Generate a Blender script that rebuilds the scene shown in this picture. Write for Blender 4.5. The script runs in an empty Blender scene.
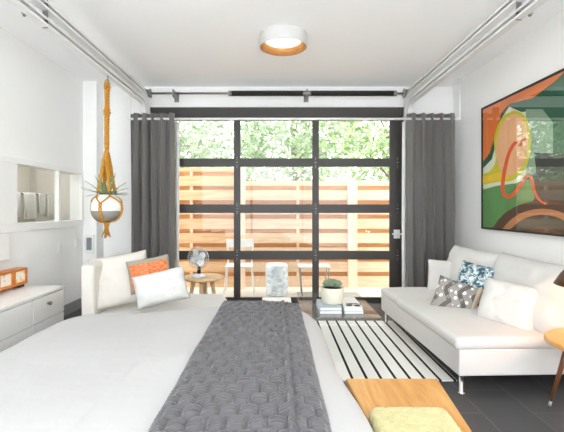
import bpy, bmesh, math, random
from mathutils import Vector, Matrix, noise
from mathutils.geometry import delaunay_2d_cdt
random.seed(7)
PI = math.pi
C = bpy.context.scene.collection
FPX, VX, VY, H = 410.0, 277.0, 208.0, 1.2

def at(px, py, Y):
    s = FPX / Y
    return Vector(((px - VX) / s, Y, H - (py - VY) / s))

# ------------------------------------------------------------------ materials
def srgb(r, g, b):
    f = lambda c: (c / 12.92 if c <= 0.04045 else ((c + 0.055) / 1.055) ** 2.4)
    return (f(r / 255), f(g / 255), f(b / 255), 1.0)

class N:
    def __init__(s, name):
        s.m = bpy.data.materials.new(name); s.m.use_nodes = True
        s.t = s.m.node_tree; s.n = s.t.nodes; s.l = s.t.links
        s.n.clear(); s.out = s.n.new('ShaderNodeOutputMaterial')
    def new(s, kind, **kw):
        nd = s.n.new('ShaderNode' + kind)
        for k, v in kw.items():
            if k.startswith('i_'):
                nd.inputs[k[2:].replace('_', ' ')].default_value = v
            else: setattr(nd, k, v)
        return nd
    def link(s, a, b): s.l.new(a, b)
    def math(s, op, a, b=None):
        nd = s.n.new('ShaderNodeMath'); nd.operation = op
        for i, v in enumerate((a, b)):
            if v is None: continue
            if isinstance(v, (int, float)): nd.inputs[i].default_value = v
            else: s.l.new(v, nd.inputs[i])
        return nd.outputs[0]
    def mix(s, fac, a, b):
        nd = s.n.new('ShaderNodeMix'); nd.data_type = 'RGBA'
        if isinstance(fac, (int, float)): nd.inputs[0].default_value = fac
        else: s.l.new(fac, nd.inputs[0])
        for i, v in ((6, a), (7, b)):
            if isinstance(v, tuple): nd.inputs[i].default_value = v
            else: s.l.new(v, nd.inputs[i])
        return nd.outputs[2]

def mat(name, col, rough=0.6, metal=0.0, var=0.04, vs=6.0, bump=0.0, bs=80.0, spec=0.5, stretch=None, sheen=0.0, trans=0.0):
    k = N(name); b = k.new('BsdfPrincipled'); k.link(b.outputs[0], k.out.inputs[0])
    b.inputs['Roughness'].default_value = rough; b.inputs['Metallic'].default_value = metal
    b.inputs['Specular IOR Level'].default_value = spec
    if sheen: b.inputs['Sheen Weight'].default_value = sheen
    c = srgb(*col)
    tc = k.new('TexCoord'); mp = k.new('Mapping'); k.link(tc.outputs['Object'], mp.inputs[0])
    if stretch: mp.inputs['Scale'].default_value = stretch
    nz = k.new('TexNoise', i_Scale=vs, i_Detail=4.0); k.link(mp.outputs[0], nz.inputs['Vector'])
    lo = tuple(max(0, x * (1 - var * 1.6)) for x in c[:3]) + (1,); hi = tuple(min(1, x * (1 + var * 1.6)) for x in c[:3]) + (1,)
    k.link(k.mix(nz.outputs[0], lo, hi), b.inputs['Base Color'])
    if bump:
        n2 = k.new('TexNoise', i_Scale=bs, i_Detail=3.0); k.link(mp.outputs[0], n2.inputs['Vector'])
        bp = k.new('Bump', i_Strength=bump, i_Distance=0.01); k.link(n2.outputs[0], bp.inputs['Height']); k.link(bp.outputs[0], b.inputs['Normal'])
    return k.m

def glass(name, tint, ior=1.5, rough=0.0, minr=0.0):
    k = N(name); tr = k.new('BsdfTransparent', i_Color=tint); gl = k.new('BsdfGlossy', i_Roughness=rough, i_Color=(1, 1, 1, 1))
    fr = k.new('Fresnel', i_IOR=ior); mx = k.new('MixShader')
    ge = k.new('NewGeometry')
    f = k.math('MULTIPLY', k.math('MAXIMUM', fr.outputs[0], minr), k.math('SUBTRACT', 1.0, ge.outputs['Backfacing']))
    k.link(f, mx.inputs[0]); k.link(tr.outputs[0], mx.inputs[1]); k.link(gl.outputs[0], mx.inputs[2]); k.link(mx.outputs[0], k.out.inputs[0])
    return k.m

def emit(name, col, st):
    k = N(name); e = k.new('Emission', i_Color=srgb(*col), i_Strength=st); k.link(e.outputs[0], k.out.inputs[0]); return k.m

def wood(name, a, b, rough=0.45, sc=(2, 14, 14), vs=3.0):
    k = N(name); p = k.new('BsdfPrincipled', i_Roughness=rough); k.link(p.outputs[0], k.out.inputs[0])
    tc = k.new('TexCoord'); mp = k.new('Mapping'); mp.inputs['Scale'].default_value = sc; k.link(tc.outputs['Object'], mp.inputs[0])
    nz = k.new('TexNoise', i_Scale=vs, i_Detail=6.0, i_Distortion=0.6); k.link(mp.outputs[0], nz.inputs['Vector'])
    r = k.new('ValToRGB'); r.color_ramp.elements[0].position = 0.3; r.color_ramp.elements[1].position = 0.7
    r.color_ramp.elements[0].color = srgb(*a); r.color_ramp.elements[1].color = srgb(*b)
    k.link(nz.outputs[0], r.inputs[0]); k.link(r.outputs[0], p.inputs['Base Color'])
    bp = k.new('Bump', i_Strength=0.15, i_Distance=0.004); k.link(nz.outputs[0], bp.inputs['Height']); k.link(bp.outputs[0], p.inputs['Normal'])
    return k.m

M = {}
M['wall'] = mat('wall_paint', (251, 251, 250), 0.7, var=0.012, vs=1.5, bump=0.05, bs=220)
M['ceil'] = mat('ceiling_paint', (253, 253, 253), 0.75, var=0.01, vs=1.2, bump=0.04, bs=200)
M['trim'] = mat('white_trim', (250, 250, 248), 0.4, var=0.008)
M['base'] = mat('grey_baseboard', (150, 150, 150), 0.5, var=0.02)
M['frame'] = mat('charcoal_metal', (60, 57, 54), 0.45, var=0.04, vs=9)
M['glass'] = glass('window_glass', (0.97, 0.98, 0.97, 1))
M['tglass'] = glass('table_glass', (0.99, 0.997, 0.993, 1), ior=1.45)
M['galv'] = mat('galvanised_steel', (236, 236, 235), 0.45, 0.2, var=0.03, vs=14)
M['chrome'] = mat('chrome', (215, 216, 218), 0.12, 1.0, var=0.02)
M['steel'] = mat('grey_steel', (150, 150, 148), 0.4, 0.8, var=0.05)
M['black'] = mat('black_steel', (38, 37, 36), 0.5, var=0.05)
M['curtain'] = mat('grey_curtain', (114, 112, 109), 0.9, var=0.05, vs=40, bump=0.15, bs=300, sheen=0.2, spec=0.2)
M['lining'] = mat('pale_lining', (225, 225, 222), 0.9, var=0.02)
M['linen'] = mat('white_linen', (214, 213, 210), 0.9, var=0.015, vs=5, bump=0.12, bs=120, spec=0.2)
M['duvet'] = mat('white_duvet', (190, 189, 188), 0.9, var=0.012, vs=4, bump=0.2, bs=14, spec=0.2)
M['sofa'] = mat('white_sofa_cotton', (214, 212, 209), 0.9, var=0.015, vs=5, bump=0.12, bs=260, spec=0.2)
M['cream'] = mat('cream_cotton', (216, 211, 203), 0.9, var=0.02, vs=5, bump=0.15, bs=260, spec=0.2)
M['throw'] = mat('grey_quilt', (86, 84, 86), 0.6, var=0.14, vs=60, bump=0.2, bs=260, sheen=0.3, spec=0.35)
M['yellow'] = mat('yellow_fleece', (208, 199, 142), 0.95, var=0.12, vs=45, bump=0.9, bs=120, sheen=0.3, spec=0.1)
M['oak'] = wood('honey_oak', (196, 138, 72), (222, 170, 104), 0.4, (14, 1.5, 14))
M['oaklight'] = wood('pale_wood', (214, 182, 138), (230, 202, 162), 0.45, (3, 14, 14))
M['walnut'] = wood('walnut', (92, 56, 34), (128, 82, 52), 0.35, (16, 16, 2))
M['cedar'] = wood('cedar_board', (208, 160, 114), (230, 194, 154), 0.7, (1.2, 10, 10), 2.5)
M['cedarshaded'] = wood('shaded_cedar_back_board', (186, 130, 78), (206, 154, 104), 0.75, (1.2, 10, 10), 2.5)  # browner than the front boards: shade behind the gaps is put into the colour
M['cedarwashed'] = wood('washed_out_cedar_board', (220, 184, 148), (238, 212, 184), 0.7, (1.2, 10, 10), 2.5)  # same cedar paled: the washed-out daylight is put into the colour
M['cedarpost'] = wood('pale_post', (236, 208, 178), (246, 226, 202), 0.7, (10, 10, 1.5), 2.5)
M['orangewood'] = wood('orange_wood', (196, 108, 34), (222, 136, 56), 0.4, (10, 2, 10))
M['lampwood'] = wood('lamp_wood', (176, 118, 60), (196, 140, 80), 0.6, (6, 6, 14))
M['rope'] = mat('mustard_cotton', (200, 146, 64), 0.95, var=0.14, vs=50, bump=0.6, bs=160, spec=0.1)
M['potwhite'] = mat('white_ceramic', (240, 238, 232), 0.35, var=0.015)
M['potgrey'] = mat('grey_ceramic', (150, 147, 141), 0.5, var=0.04)
M['soil'] = mat('dark_soil', (52, 42, 34), 0.95, var=0.3, vs=60, bump=0.5)
M['leafdark'] = mat('spiky_leaf_green', (126, 152, 104), 0.5, var=0.3, vs=12)
M['succ'] = mat('succulent_green', (128, 146, 120), 0.55, var=0.3, vs=30)
M['white'] = mat('white_lacquer', (242, 241, 238), 0.3, var=0.008)
M['plastic'] = mat('white_plastic', (244, 244, 243), 0.35, var=0.006)
M['screen'] = mat('grey_screen', (140, 146, 152), 0.25, var=0.04)
M['paper'] = mat('page_white', (238, 236, 230), 0.8, var=0.02)
M['bookblue'] = mat('pale_blue_cover', (172, 190, 202), 0.35, var=0.05)
M['bookwhite'] = mat('white_cover', (232, 236, 238), 0.35, var=0.03)
M['beige'] = mat('beige_plaster', (216, 211, 202), 0.8, var=0.02)
M['towel'] = mat('white_towel', (240, 238, 232), 0.95, var=0.03, vs=30, bump=0.5, bs=150)
M['silver'] = mat('silver_plastic', (226, 232, 238), 0.3, 0.2, var=0.05)
M['concrete'] = mat('pale_concrete', (214, 208, 198), 0.85, var=0.05, vs=5, bump=0.3, bs=40)
M['bark'] = mat('tree_bark', (120, 108, 92), 0.9, var=0.2, vs=14, bump=0.6, bs=30)
M['gardenwhite'] = mat('white_garden_metal', (238, 238, 236), 0.5, var=0.02)
M['brown'] = mat('dark_bronze', (86, 58, 38), 0.35, 0.3, var=0.05)
M['glow'] = emit('lamp_diffuser', (255, 247, 232), 1.6)
M['bulb'] = emit('lamp_bulb', (255, 205, 140), 12.0)

def leafmat(name, a, b):
    k = N(name); d = k.new('BsdfDiffuse'); t = k.new('BsdfTranslucent'); mx = k.new('MixShader', i_Fac=0.4)
    g = k.new('NewGeometry'); col = k.mix(g.outputs['Random Per Island'], srgb(*a), srgb(*b))
    k.link(col, d.inputs[0]); k.link(col, t.inputs[0]); k.link(d.outputs[0], mx.inputs[1]); k.link(t.outputs[0], mx.inputs[2]); k.link(mx.outputs[0], k.out.inputs[0]); return k.m
M['leafA'] = leafmat('pale_green_leaves', (124, 146, 108), (200, 212, 184))
M['leafB'] = leafmat('grey_green_leaves', (134, 150, 122), (204, 213, 192))
M['leafC'] = leafmat('fresh_green_leaves', (122, 150, 94), (206, 220, 176))

def m_floor():
    k = N('dark_floor_tile'); p = k.new('BsdfPrincipled'); k.link(p.outputs[0], k.out.inputs[0])
    tc = k.new('TexCoord'); mp = k.new('Mapping'); k.link(tc.outputs['Object'], mp.inputs[0]); mp.inputs['Rotation'].default_value = (0, 0, PI / 2)
    br = k.new('TexBrick', i_Scale=1.0); br.offset = 0.5
    for nm, v in (('Mortar Size', 0.003), ('Brick Width', 0.6), ('Row Height', 0.3)): br.inputs[nm].default_value = v
    br.inputs['Color1'].default_value = srgb(66, 66, 68); br.inputs['Color2'].default_value = srgb(78, 77, 78); br.inputs['Mortar'].default_value = srgb(104, 102, 100)
    k.link(mp.outputs[0], br.inputs['Vector'])
    nz = k.new('TexNoise', i_Scale=4.0, i_Detail=6.0); k.link(tc.outputs['Object'], nz.inputs['Vector'])
    k.link(k.mix(k.math('MULTIPLY', nz.outputs[0], 0.35), br.outputs[0], srgb(100, 99, 98)), p.inputs['Base Color'])
    k.link(k.math('MULTIPLY_ADD', nz.outputs[0], 0.3), p.inputs['Roughness'])
    p.inputs['Roughness'].default_value = 0.35
    return k.m
M['floor'] = m_floor()

def m_rug():
    k = N('striped_rug_weave'); p = k.new('BsdfPrincipled', i_Roughness=0.95); p.inputs['Specular IOR Level'].default_value = 0.1
    k.link(p.outputs[0], k.out.inputs[0])
    tc = k.new('TexCoord'); sp = k.new('SeparateXYZ'); k.link(tc.outputs['Object'], sp.inputs[0])
    # thin black lines running along the rug, one every 10 cm
    f = k.math('FRACT', k.math('DIVIDE', k.math('ADD', sp.outputs[0], 10.05 - 0.525 + 0.010), 0.1005))
    m = k.math('LESS_THAN', f, 0.20)
    nz = k.new('TexNoise', i_Scale=160.0); k.link(tc.outputs['Object'], nz.inputs['Vector'])
    w = k.mix(nz.outputs[0], srgb(228, 226, 221), srgb(248, 246, 242)); bl = k.mix(nz.outputs[0], srgb(26, 26, 27), srgb(54, 53, 52))
    k.link(k.mix(m, w, bl), p.inputs['Base Color'])
    bp = k.new('Bump', i_Strength=0.4, i_Distance=0.004); k.link(nz.outputs[0], bp.inputs['Height']); k.link(bp.outputs[0], p.inputs['Normal'])
    return k.m
M['rug'] = m_rug()

def m_orange():
    k = N('orange_tufted_band'); p = k.new('BsdfPrincipled', i_Roughness=0.95); k.link(p.outputs[0], k.out.inputs[0])
    tc = k.new('TexCoord'); mp = k.new('Mapping'); mp.inputs['Scale'].default_value = (7, 30, 1); k.link(tc.outputs['UV'], mp.inputs[0])
    sp = k.new('SeparateXYZ'); k.link(tc.outputs['UV'], sp.inputs[0])
    a = k.math('ABSOLUTE', k.math('SUBTRACT', sp.outputs[0], 0.5)); b = k.math('ABSOLUTE', k.math('SUBTRACT', sp.outputs[1], 0.48))
    inside = k.math('MULTIPLY', k.math('LESS_THAN', a, 0.455), k.math('LESS_THAN', b, 0.36))
    nz = k.new('TexNoise', i_Scale=1.5, i_Detail=4.0); k.link(mp.outputs[0], nz.inputs['Vector'])
    r = k.new('ValToRGB'); r.color_ramp.elements[0].position = .35; r.color_ramp.elements[1].position = .68
    r.color_ramp.elements[0].color = srgb(196, 84, 38); r.color_ramp.elements[1].color = srgb(240, 166, 112); k.link(nz.outputs[0], r.inputs[0])
    k.link(k.mix(inside, srgb(158, 150, 134), r.outputs[0]), p.inputs['Base Color'])
    bp = k.new('Bump', i_Strength=0.8, i_Distance=0.01); k.link(k.math('MULTIPLY', nz.outputs[0], inside), bp.inputs['Height']); k.link(bp.outputs[0], p.inputs['Normal'])
    return k.m
M['orange'] = m_orange()

def m_teal():
    k = N('teal_white_print'); p = k.new('BsdfPrincipled', i_Roughness=0.85); k.link(p.outputs[0], k.out.inputs[0])
    tc = k.new('TexCoord'); mp = k.new('Mapping'); mp.inputs['Scale'].default_value = (4, 5, 1); k.link(tc.outputs['UV'], mp.inputs[0])
    nz = k.new('TexNoise', i_Scale=1.6, i_Detail=3.0, i_Distortion=1.5); k.link(mp.outputs[0], nz.inputs['Vector'])
    r = k.new('ValToRGB'); e = r.color_ramp.elements; r.color_ramp.interpolation = 'CONSTANT'
    e[0].position = 0; e[0].color = srgb(58, 84, 96); e[1].position = .44; e[1].color = srgb(128, 160, 170)
    x = e.new(.53); x.color = srgb(226, 234, 236); x = e.new(.64); x.color = srgb(96, 130, 142)
    k.link(nz.outputs[0], r.inputs[0])
    # darker looped print on the lower part
    sp = k.new('SeparateXYZ'); k.link(tc.outputs['UV'], sp.inputs[0])
    wv = k.new('TexVoronoi', i_Scale=2.2, feature='DISTANCE_TO_EDGE'); k.link(mp.outputs[0], wv.inputs['Vector'])
    dk = k.mix(k.math('LESS_THAN', wv.outputs['Distance'], 0.12), srgb(60, 66, 70), srgb(170, 180, 182))
    k.link(k.mix(k.math('LESS_THAN', sp.outputs[1], 0.42), r.outputs[0], dk), p.inputs['Base Color'])
    return k.m
M['teal'] = m_teal()

def m_greyprint():
    k = N('grey_chevron_dot_print'); p = k.new('BsdfPrincipled', i_Roughness=0.85); k.link(p.outputs[0], k.out.inputs[0])
    tc = k.new('TexCoord'); sp = k.new('SeparateXYZ'); k.link(tc.outputs['UV'], sp.inputs[0])
    u, v = sp.outputs[0], sp.outputs[1]
    zig = k.math('ABSOLUTE', k.math('SUBTRACT', k.math('FRACT', k.math('MULTIPLY', v, 1.6)), 0.5))
    q = k.math('ADD', k.math('MULTIPLY', u, 3.0), k.math('MULTIPLY', zig, 1.1))
    fr = k.math('FRACT', q)
    band = k.math('LESS_THAN', fr, 0.36)
    st = k.math('LESS_THAN', k.math('FRACT', k.math('MULTIPLY', k.math('ADD', fr, 0), 11.0)), 0.72)
    band = k.math('MULTIPLY', band, st)
    mp = k.new('Mapping'); mp.inputs['Scale'].default_value = (6.5, 5, 1); k.link(tc.outputs['UV'], mp.inputs[0])
    vo = k.new('TexVoronoi', i_Scale=1.0, i_Randomness=0.35); k.link(mp.outputs[0], vo.inputs['Vector'])
    dots = k.math('LESS_THAN', vo.outputs['Distance'], 0.3)
    c = k.mix(dots, srgb(158, 154, 148), srgb(238, 236, 232))
    c = k.mix(band, c, srgb(66, 63, 62))
    c = k.mix(k.math('GREATER_THAN', u, 0.9), c, srgb(222, 202, 178))
    k.link(c, p.inputs['Base Color']); return k.m
M['greyprint'] = m_greyprint()

def m_stool():
    k = N('blue_white_crackle_glaze'); p = k.new('BsdfPrincipled', i_Roughness=0.4); k.link(p.outputs[0], k.out.inputs[0])
    tc = k.new('TexCoord'); mp = k.new('Mapping'); mp.inputs['Scale'].default_value = (14, 14, 22); k.link(tc.outputs['Object'], mp.inputs[0])
    nz = k.new('TexNoise', i_Scale=1.0, i_Detail=5.0, i_Distortion=1.0); k.link(mp.outputs[0], nz.inputs['Vector'])
    r = k.new('ValToRGB'); r.color_ramp.elements[0].position = .36; r.color_ramp.elements[1].position = .55
    r.color_ramp.elements[0].color = srgb(188, 202, 214); r.color_ramp.elements[1].color = srgb(236, 240, 243)
    k.link(nz.outputs[0], r.inputs[0]); k.link(r.outputs[0], p.inputs['Base Color'])
    bp = k.new('Bump', i_Strength=0.7, i_Distance=0.02); k.link(nz.outputs[0], bp.inputs['Height']); k.link(bp.outputs[0], p.inputs['Normal'])
    return k.m
M['stool'] = m_stool()

# ------------------------------------------------------------------ mesh helpers
def new(): return bmesh.new()
def box(bm, x0, x1, y0, y1, z0, z1, mi=0):
    v = [bm.verts.new((x, y, z)) for x in (x0, x1) for y in (y0, y1) for z in (z0, z1)]
    fs = []
    for q in ((0, 1, 3, 2), (4, 6, 7, 5), (0, 4, 5, 1), (2, 3, 7, 6), (0, 2, 6, 4), (1, 5, 7, 3)):
        f = bm.faces.new([v[i] for i in q]); f.material_index = mi; fs.append(f)
    return v
def tube(bm, pts, r, seg=10, cap=True):
    pts = [Vector(p) for p in pts]; rs = r if isinstance(r, (list, tuple)) else [r] * len(pts)
    prev = None; rings = []
    for i, p in enumerate(pts):
        d = (pts[min(i + 1, len(pts) - 1)] - pts[max(i - 1, 0)]).normalized()
        if prev is None:
            a = d.orthogonal().normalized()
        else:
            a = prev - d * prev.dot(d); a = a.normalized() if a.length > 1e-6 else d.orthogonal().normalized()
        prev = a; b = d.cross(a)
        rings.append([bm.verts.new(p + (a * math.cos(2 * PI * k / seg) + b * math.sin(2 * PI * k / seg)) * rs[i]) for k in range(seg)])
    for r0, r1 in zip(rings, rings[1:]):
        for k in range(seg): bm.faces.new((r0[k], r0[(k + 1) % seg], r1[(k + 1) % seg], r1[k]))
    if cap:
        bm.faces.new(rings[0][::-1]); bm.faces.new(rings[-1])
def lathe(bm, prof, c=(0, 0, 0), seg=36, mi=0):
    rings = []
    for r, z in prof:
        if r < 1e-5: rings.append([bm.verts.new((c[0], c[1], c[2] + z))])
        else: rings.append([bm.verts.new((c[0] + r * math.cos(2 * PI * k / seg), c[1] + r * math.sin(2 * PI * k / seg), c[2] + z)) for k in range(seg)])
    for a, b in zip(rings, rings[1:]):
        for k in range(seg):
            q = [a[k % len(a)], a[(k + 1) % seg % len(a)], b[(k + 1) % seg % len(b)], b[k % len(b)]]
            u = []
            for w in q:
                if w not in u: u.append(w)
            if len(u) > 2:
                f = bm.faces.new(u); f.material_index = mi
def sweep(bm, path, prof, x):
    # prof: (dx, dn) points swept along a path in the YZ plane
    rings = []
    for i, (y, z) in enumerate(path):
        a = path[max(i - 1, 0)]; b = path[min(i + 1, len(path) - 1)]
        ty, tz = b[0] - a[0], b[1] - a[1]; L = math.hypot(ty, tz); ny, nz = -tz / L, ty / L
        rings.append([bm.verts.new((x + dx, y + ny * dn, z + nz * dn)) for dx, dn in prof])
    n = len(prof)
    for r0, r1 in zip(rings, rings[1:]):
        for k in range(n): bm.faces.new((r0[k], r0[(k + 1) % n], r1[(k + 1) % n], r1[k]))
    bm.faces.new(rings[0][::-1]); bm.faces.new(rings[-1])

def obj(name, bm, m, parent=None, smooth=False, bevel=0.0, sub=0, seg=2):
    bmesh.ops.recalc_face_normals(bm, faces=bm.faces)
    me = bpy.data.meshes.new(name); bm.to_mesh(me); bm.free()
    for x in (m if isinstance(m, list) else [m]): me.materials.append(x)
    o = bpy.data.objects.new(name, me); C.objects.link(o)
    if parent: o.parent = parent
    if smooth:
        for p in me.polygons: p.use_smooth = True
    if bevel:
        b = o.modifiers.new('bevel', 'BEVEL'); b.width = bevel; b.segments = seg; b.limit_method = 'ANGLE'
        for p in me.polygons: p.use_smooth = True
        b.harden_normals = True
    if sub:
        s = o.modifiers.new('sub', 'SUBSURF'); s.levels = s.render_levels = sub
    return o
def tag(o, label, cat, group=None, kind=None):
    o['label'] = label; o['category'] = cat
    if group: o['group'] = group
    if kind: o['kind'] = kind
    return o
def thing(name, label, cat, loc=(0, 0, 0), rz=0, group=None, kind=None):
    o = bpy.data.objects.new(name, None); C.objects.link(o); o.location = loc; o.rotation_euler = (0, 0, rz)
    return tag(o, label, cat, group, kind)
def bx(name, b, m, parent=None, bevel=0.0, seg=2):
    bm = new(); box(bm, *b); return obj(name, bm, m, parent, bevel=bevel, seg=seg)

def pillow(name, w, h, t, m, centre, normal, up, roll=0, parent=None, seed=0, pinch=0.06, wr=0.006, n=26, sag=0.0):
    bm = new(); uvl = bm.loops.layers.uv.new('UVMap'); G = {}
    for side in (1, -1):
        for i in range(n + 1):
            for j in range(n + 1):
                u = -1 + 2 * i / n; v = -1 + 2 * j / n
                edge = i in (0, n) or j in (0, n)
                if side == -1 and edge: G[(side, i, j)] = G[(1, i, j)]; continue
                x = u * w / 2 * (1 - pinch * (1 - v * v)); z = v * h / 2 * (1 - pinch * (1 - u * u))
                k = max(0.0, (1 - u ** 4) * (1 - v ** 4)) ** 0.55
                nz = noise.noise(Vector((u * 2.3 + seed * 7.1, v * 2.3 + seed * 3.3, side * 2)))
                n2 = noise.noise(Vector((u * 5 + seed, v * 5 - seed, side * 5 + 9)))
                y = side * t / 2 * k * (1 - sag * v) + (wr * nz * 2.5 + wr * n2) * k
                G[(side, i, j)] = bm.verts.new((x, y, z))
    for side in (1, -1):
        for i in range(n):
            for j in range(n):
                ks = [(i, j), (i + 1, j), (i + 1, j + 1), (i, j + 1)]
                vs = [G[(side,) + q] for q in ks]
                try: f = bm.faces.new(vs if side == -1 else vs[::-1])
                except ValueError: continue
                for lp in f.loops:
                    for q in ks:
                        if G[(side,) + q] is lp.vert: lp[uvl].uv = (q[0] / n, q[1] / n)
    o = obj(name, bm, m, parent, smooth=True)
    ny = -Vector(normal).normalized()             # the pillow's front is its local -Y
    up = Vector(up); zx = (up - ny * up.dot(ny)).normalized(); xx = ny.cross(zx)
    R = Matrix((xx, ny, zx)).transposed() @ Matrix.Rotation(roll, 3, 'Y')
    o.matrix_world = Matrix.Translation(Vector(centre)) @ R.to_4x4()
    return o
def softbox(name, b, m, parent, bevel, seed=0, wr=0.006, cuts=14):
    # an upholstered block: rounded, faintly uneven
    x0, x1, y0, y1, z0, z1 = b
    bm = new(); box(bm, *b)
    bmesh.ops.bevel(bm, geom=list(bm.edges), offset=bevel, segments=4, profile=0.6, affect='EDGES')
    bmesh.ops.subdivide_edges(bm, edges=[e for e in bm.edges if e.calc_length() > 0.15], cuts=cuts, use_grid_fill=True)
    for v in bm.verts:
        p = v.co; k = noise.noise(Vector((p.x * 4 + seed, p.y * 4, p.z * 4)))
        crown = 0
        if p.z > (z0 + z1) / 2:
            u = (p.x - x0) / (x1 - x0) * 2 - 1; w = (p.y - y0) / (y1 - y0) * 2 - 1
            crown = max(0, (1 - u * u) * (1 - w * w)) * 0.02
        v.co = p + Vector((k * wr, noise.noise(p * 4 + Vector((5, seed, 0))) * wr, crown + k * wr * 0.6))
    return obj(name, bm, m, parent, smooth=True)

# ------------------------------------------------------------------ the room
XL, XR, ZC, YB, YR = -2.365, 2.25, 2.75, 5.2, -.75
DX0, DX1, DTOP = -1.58, 1.58, 2.32
def S(o, label, cat): return tag(o, label, cat, kind='structure')
S(bx('floor', (XL - .7, XR + .15, YR - .15, YB + .12, -.12, 0), M['floor']), 'dark grey floor of large glossy tiles', 'floor')
S(bx('ceiling', (XL - .7, XR + .15, YR - .15, YB + .2, ZC, ZC + .15), M['ceil']), 'smooth white painted ceiling', 'ceiling')
# left wall with the interior window opening
WY0, WY1, WZ0, WZ1 = 3.69, 4.915, 1.06, 1.60
bm = new()
h_ = .02
box(bm, XL - .12, XL, YR, WY0 - h_, 0, ZC); box(bm, XL - .12, XL, WY1 + h_, YB, 0, ZC)
box(bm, XL - .12, XL, WY0 - h_, WY1 + h_, 0, WZ0 - h_); box(bm, XL - .12, XL, WY0 - h_, WY1 + h_, WZ1 + h_, ZC)
S(obj('wall_left', bm, M['wall']), 'white left wall behind the dresser', 'wall')
bm = new()
box(bm, XL - .60, XL - .56, WY0 - .3, WY1 + .1, .8, 1.9); box(bm, XL - .56, XL - .12, WY0 - .3, WY0 - .26, .8, 1.9); box(bm, XL - .56, XL - .12, WY1 + .06, WY1 + .1, .8, 1.9)
box(bm, XL - .56, XL - .12, WY0 - .3, WY1 + .1, .78, .82); box(bm, XL - .56, XL - .12, WY0 - .3, WY1 + .1, 1.88, 1.92)
S(obj('wall_alcove', bm, M['beige']), 'beige alcove behind the interior window', 'alcove')
S(bx('wall_pilaster', (XL, -2.20, 5.0, YB, 0, ZC), M['wall']), 'narrow white pilaster in the left back corner', 'pilaster')
S(bx('wall_right', (XR, XR + .15, YR, YB + .2, 0, ZC), M['wall']), 'white right wall behind the sofa', 'wall')
bm = new()
box(bm, XL - .12, DX0, YB + .04, YB + .2, 0, ZC); box(bm, DX1, XR, YB + .04, YB + .2, 0, ZC); box(bm, DX0, DX1, YB + .04, YB + .2, 2.47, ZC)
S(obj('wall_back', bm, M['wall']), 'white back wall around the glazed garage door', 'wall')
bm = new()
box(bm, XL - .12, -2.1, YR - .15, YR, 0, ZC); box(bm, 2.1, XR + .15, YR - .15, YR, 0, ZC); box(bm, -2.1, 2.1, YR - .15, YR, 2.6, ZC); box(bm, -2.1, 2.1, YR - .15, YR, 0, .1)
S(obj('wall_rear', bm, M['wall']), 'white wall behind the camera with a wide opening added for daylight', 'wall')
w2 = S(bpy.data.objects.new('added_window', None), 'unseen wide white-framed window added behind the camera to light the room', 'window'); C.objects.link(w2)  # unseen window and its wall opening, added to fill the room with daylight
bm = new()
for x in (-2.1, -.72, .67, 2.05): box(bm, x, x + .05, YR - .12, YR - .06, .1, 2.6)
box(bm, -2.1, 2.1, YR - .12, YR - .06, .1, .15); box(bm, -2.1, 2.1, YR - .12, YR - .06, 2.55, 2.6)
obj('window_frame', bm, M['trim'], w2)
S(bx('baseboard_left', (XL, XL + .015, 3.7, 5.0, 0, .12), M['base']), 'grey baseboard along the left wall', 'baseboard')
S(bx('baseboard_right', (XR - .015, XR, YR, YB + .04, 0, .09), M['trim']), 'white baseboard along the right wall', 'baseboard')
S(bx('ground', (-9, 9, YB + .12, 16, -.14, -.02), M['concrete']), 'pale concrete patio beyond the door', 'ground')

# interior window
w1 = S(bpy.data.objects.new('window_1', None), 'white-framed two-light interior window on the left wall', 'window'); C.objects.link(w1)
bm = new()
fx0, fx1 = XL - .12, XL + .03
box(bm, fx0, fx1, 3.32, WY1 + .035, WZ1, 1.655); box(bm, fx0, fx1, 3.32, WY1 + .035, .985, WZ0)
box(bm, fx0, fx1, WY0 - .025, WY0, WZ0, WZ1); box(bm, XL, fx1, 3.32, WY0 - .025, WZ0, WZ1); box(bm, fx0, fx1, WY1, WY1 + .035, WZ0, WZ1)
obj('window_frame', bm, M['trim'], w1, bevel=.004)
bx('mullion', (XL - .02, fx1 - .005, 4.395, 4.43, WZ0, WZ1), M['trim'], w1)
bx('pane', (XL - .008, XL - .002, WY0, 4.395, WZ0, WZ1), M['glass'], w1); bx('pane', (XL - .008, XL - .002, 4.43, WY1, WZ0, WZ1), M['glass'], w1)
tr = thing('towel_rail', 'thin steel towel rail behind the interior window', 'rail')
bm = new(); tube(bm, [(XL - .36, WY0 - .26, 1.355), (XL - .36, WY1 + .06, 1.355)], .009); obj('rail', bm, M['steel'], tr, True)
def towel(y0, y1, z0, label, grp=None, flare=0.0):
    bm = new(); n = 14; rows = []
    prof = [(-.020, z0 + .02), (-.020, 1.34), (-.016, 1.362), (0, 1.372), (.016, 1.362), (.024, 1.34), (.03, z0)]
    for dx, z in prof:
        k = (1.37 - z) / .3; row = []
        for i in range(n + 1):
            t = i / n; y = y0 + (y1 - y0) * t + (t - .5) * flare * k
            row.append(bm.verts.new((XL - .36 + dx + .006 * math.sin(t * 9 + y0 * 30) * k, y, z)))
        rows.append(row)
    for a, b in zip(rows, rows[1:]):
        for i in range(n): bm.faces.new((a[i], a[i + 1], b[i + 1], b[i]))
    o = obj('hand_towel', bm, M['towel'], smooth=True); s = o.modifiers.new('t', 'SOLIDIFY'); s.thickness = .008
    tag(o, label, 'towel', grp)
for (a, b, z, l) in ((3.86, 3.99, 1.10, 'white towel on the rail behind the window, nearest the window stile'), (4.03, 4.20, 1.09, 'white towel on the rail, second from the near end of the window'),
                     (4.25, 4.33, 1.10, 'narrow white towel on the rail behind the window, between two wider ones'), (4.38, 4.60, 1.08, 'wide white towel on the rail just before the window mullion'),
                     (4.66, 4.80, 1.12, 'white towel on the rail behind the far window light')):
    towel(a, b, z, l, 'towels behind the interior window')
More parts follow.
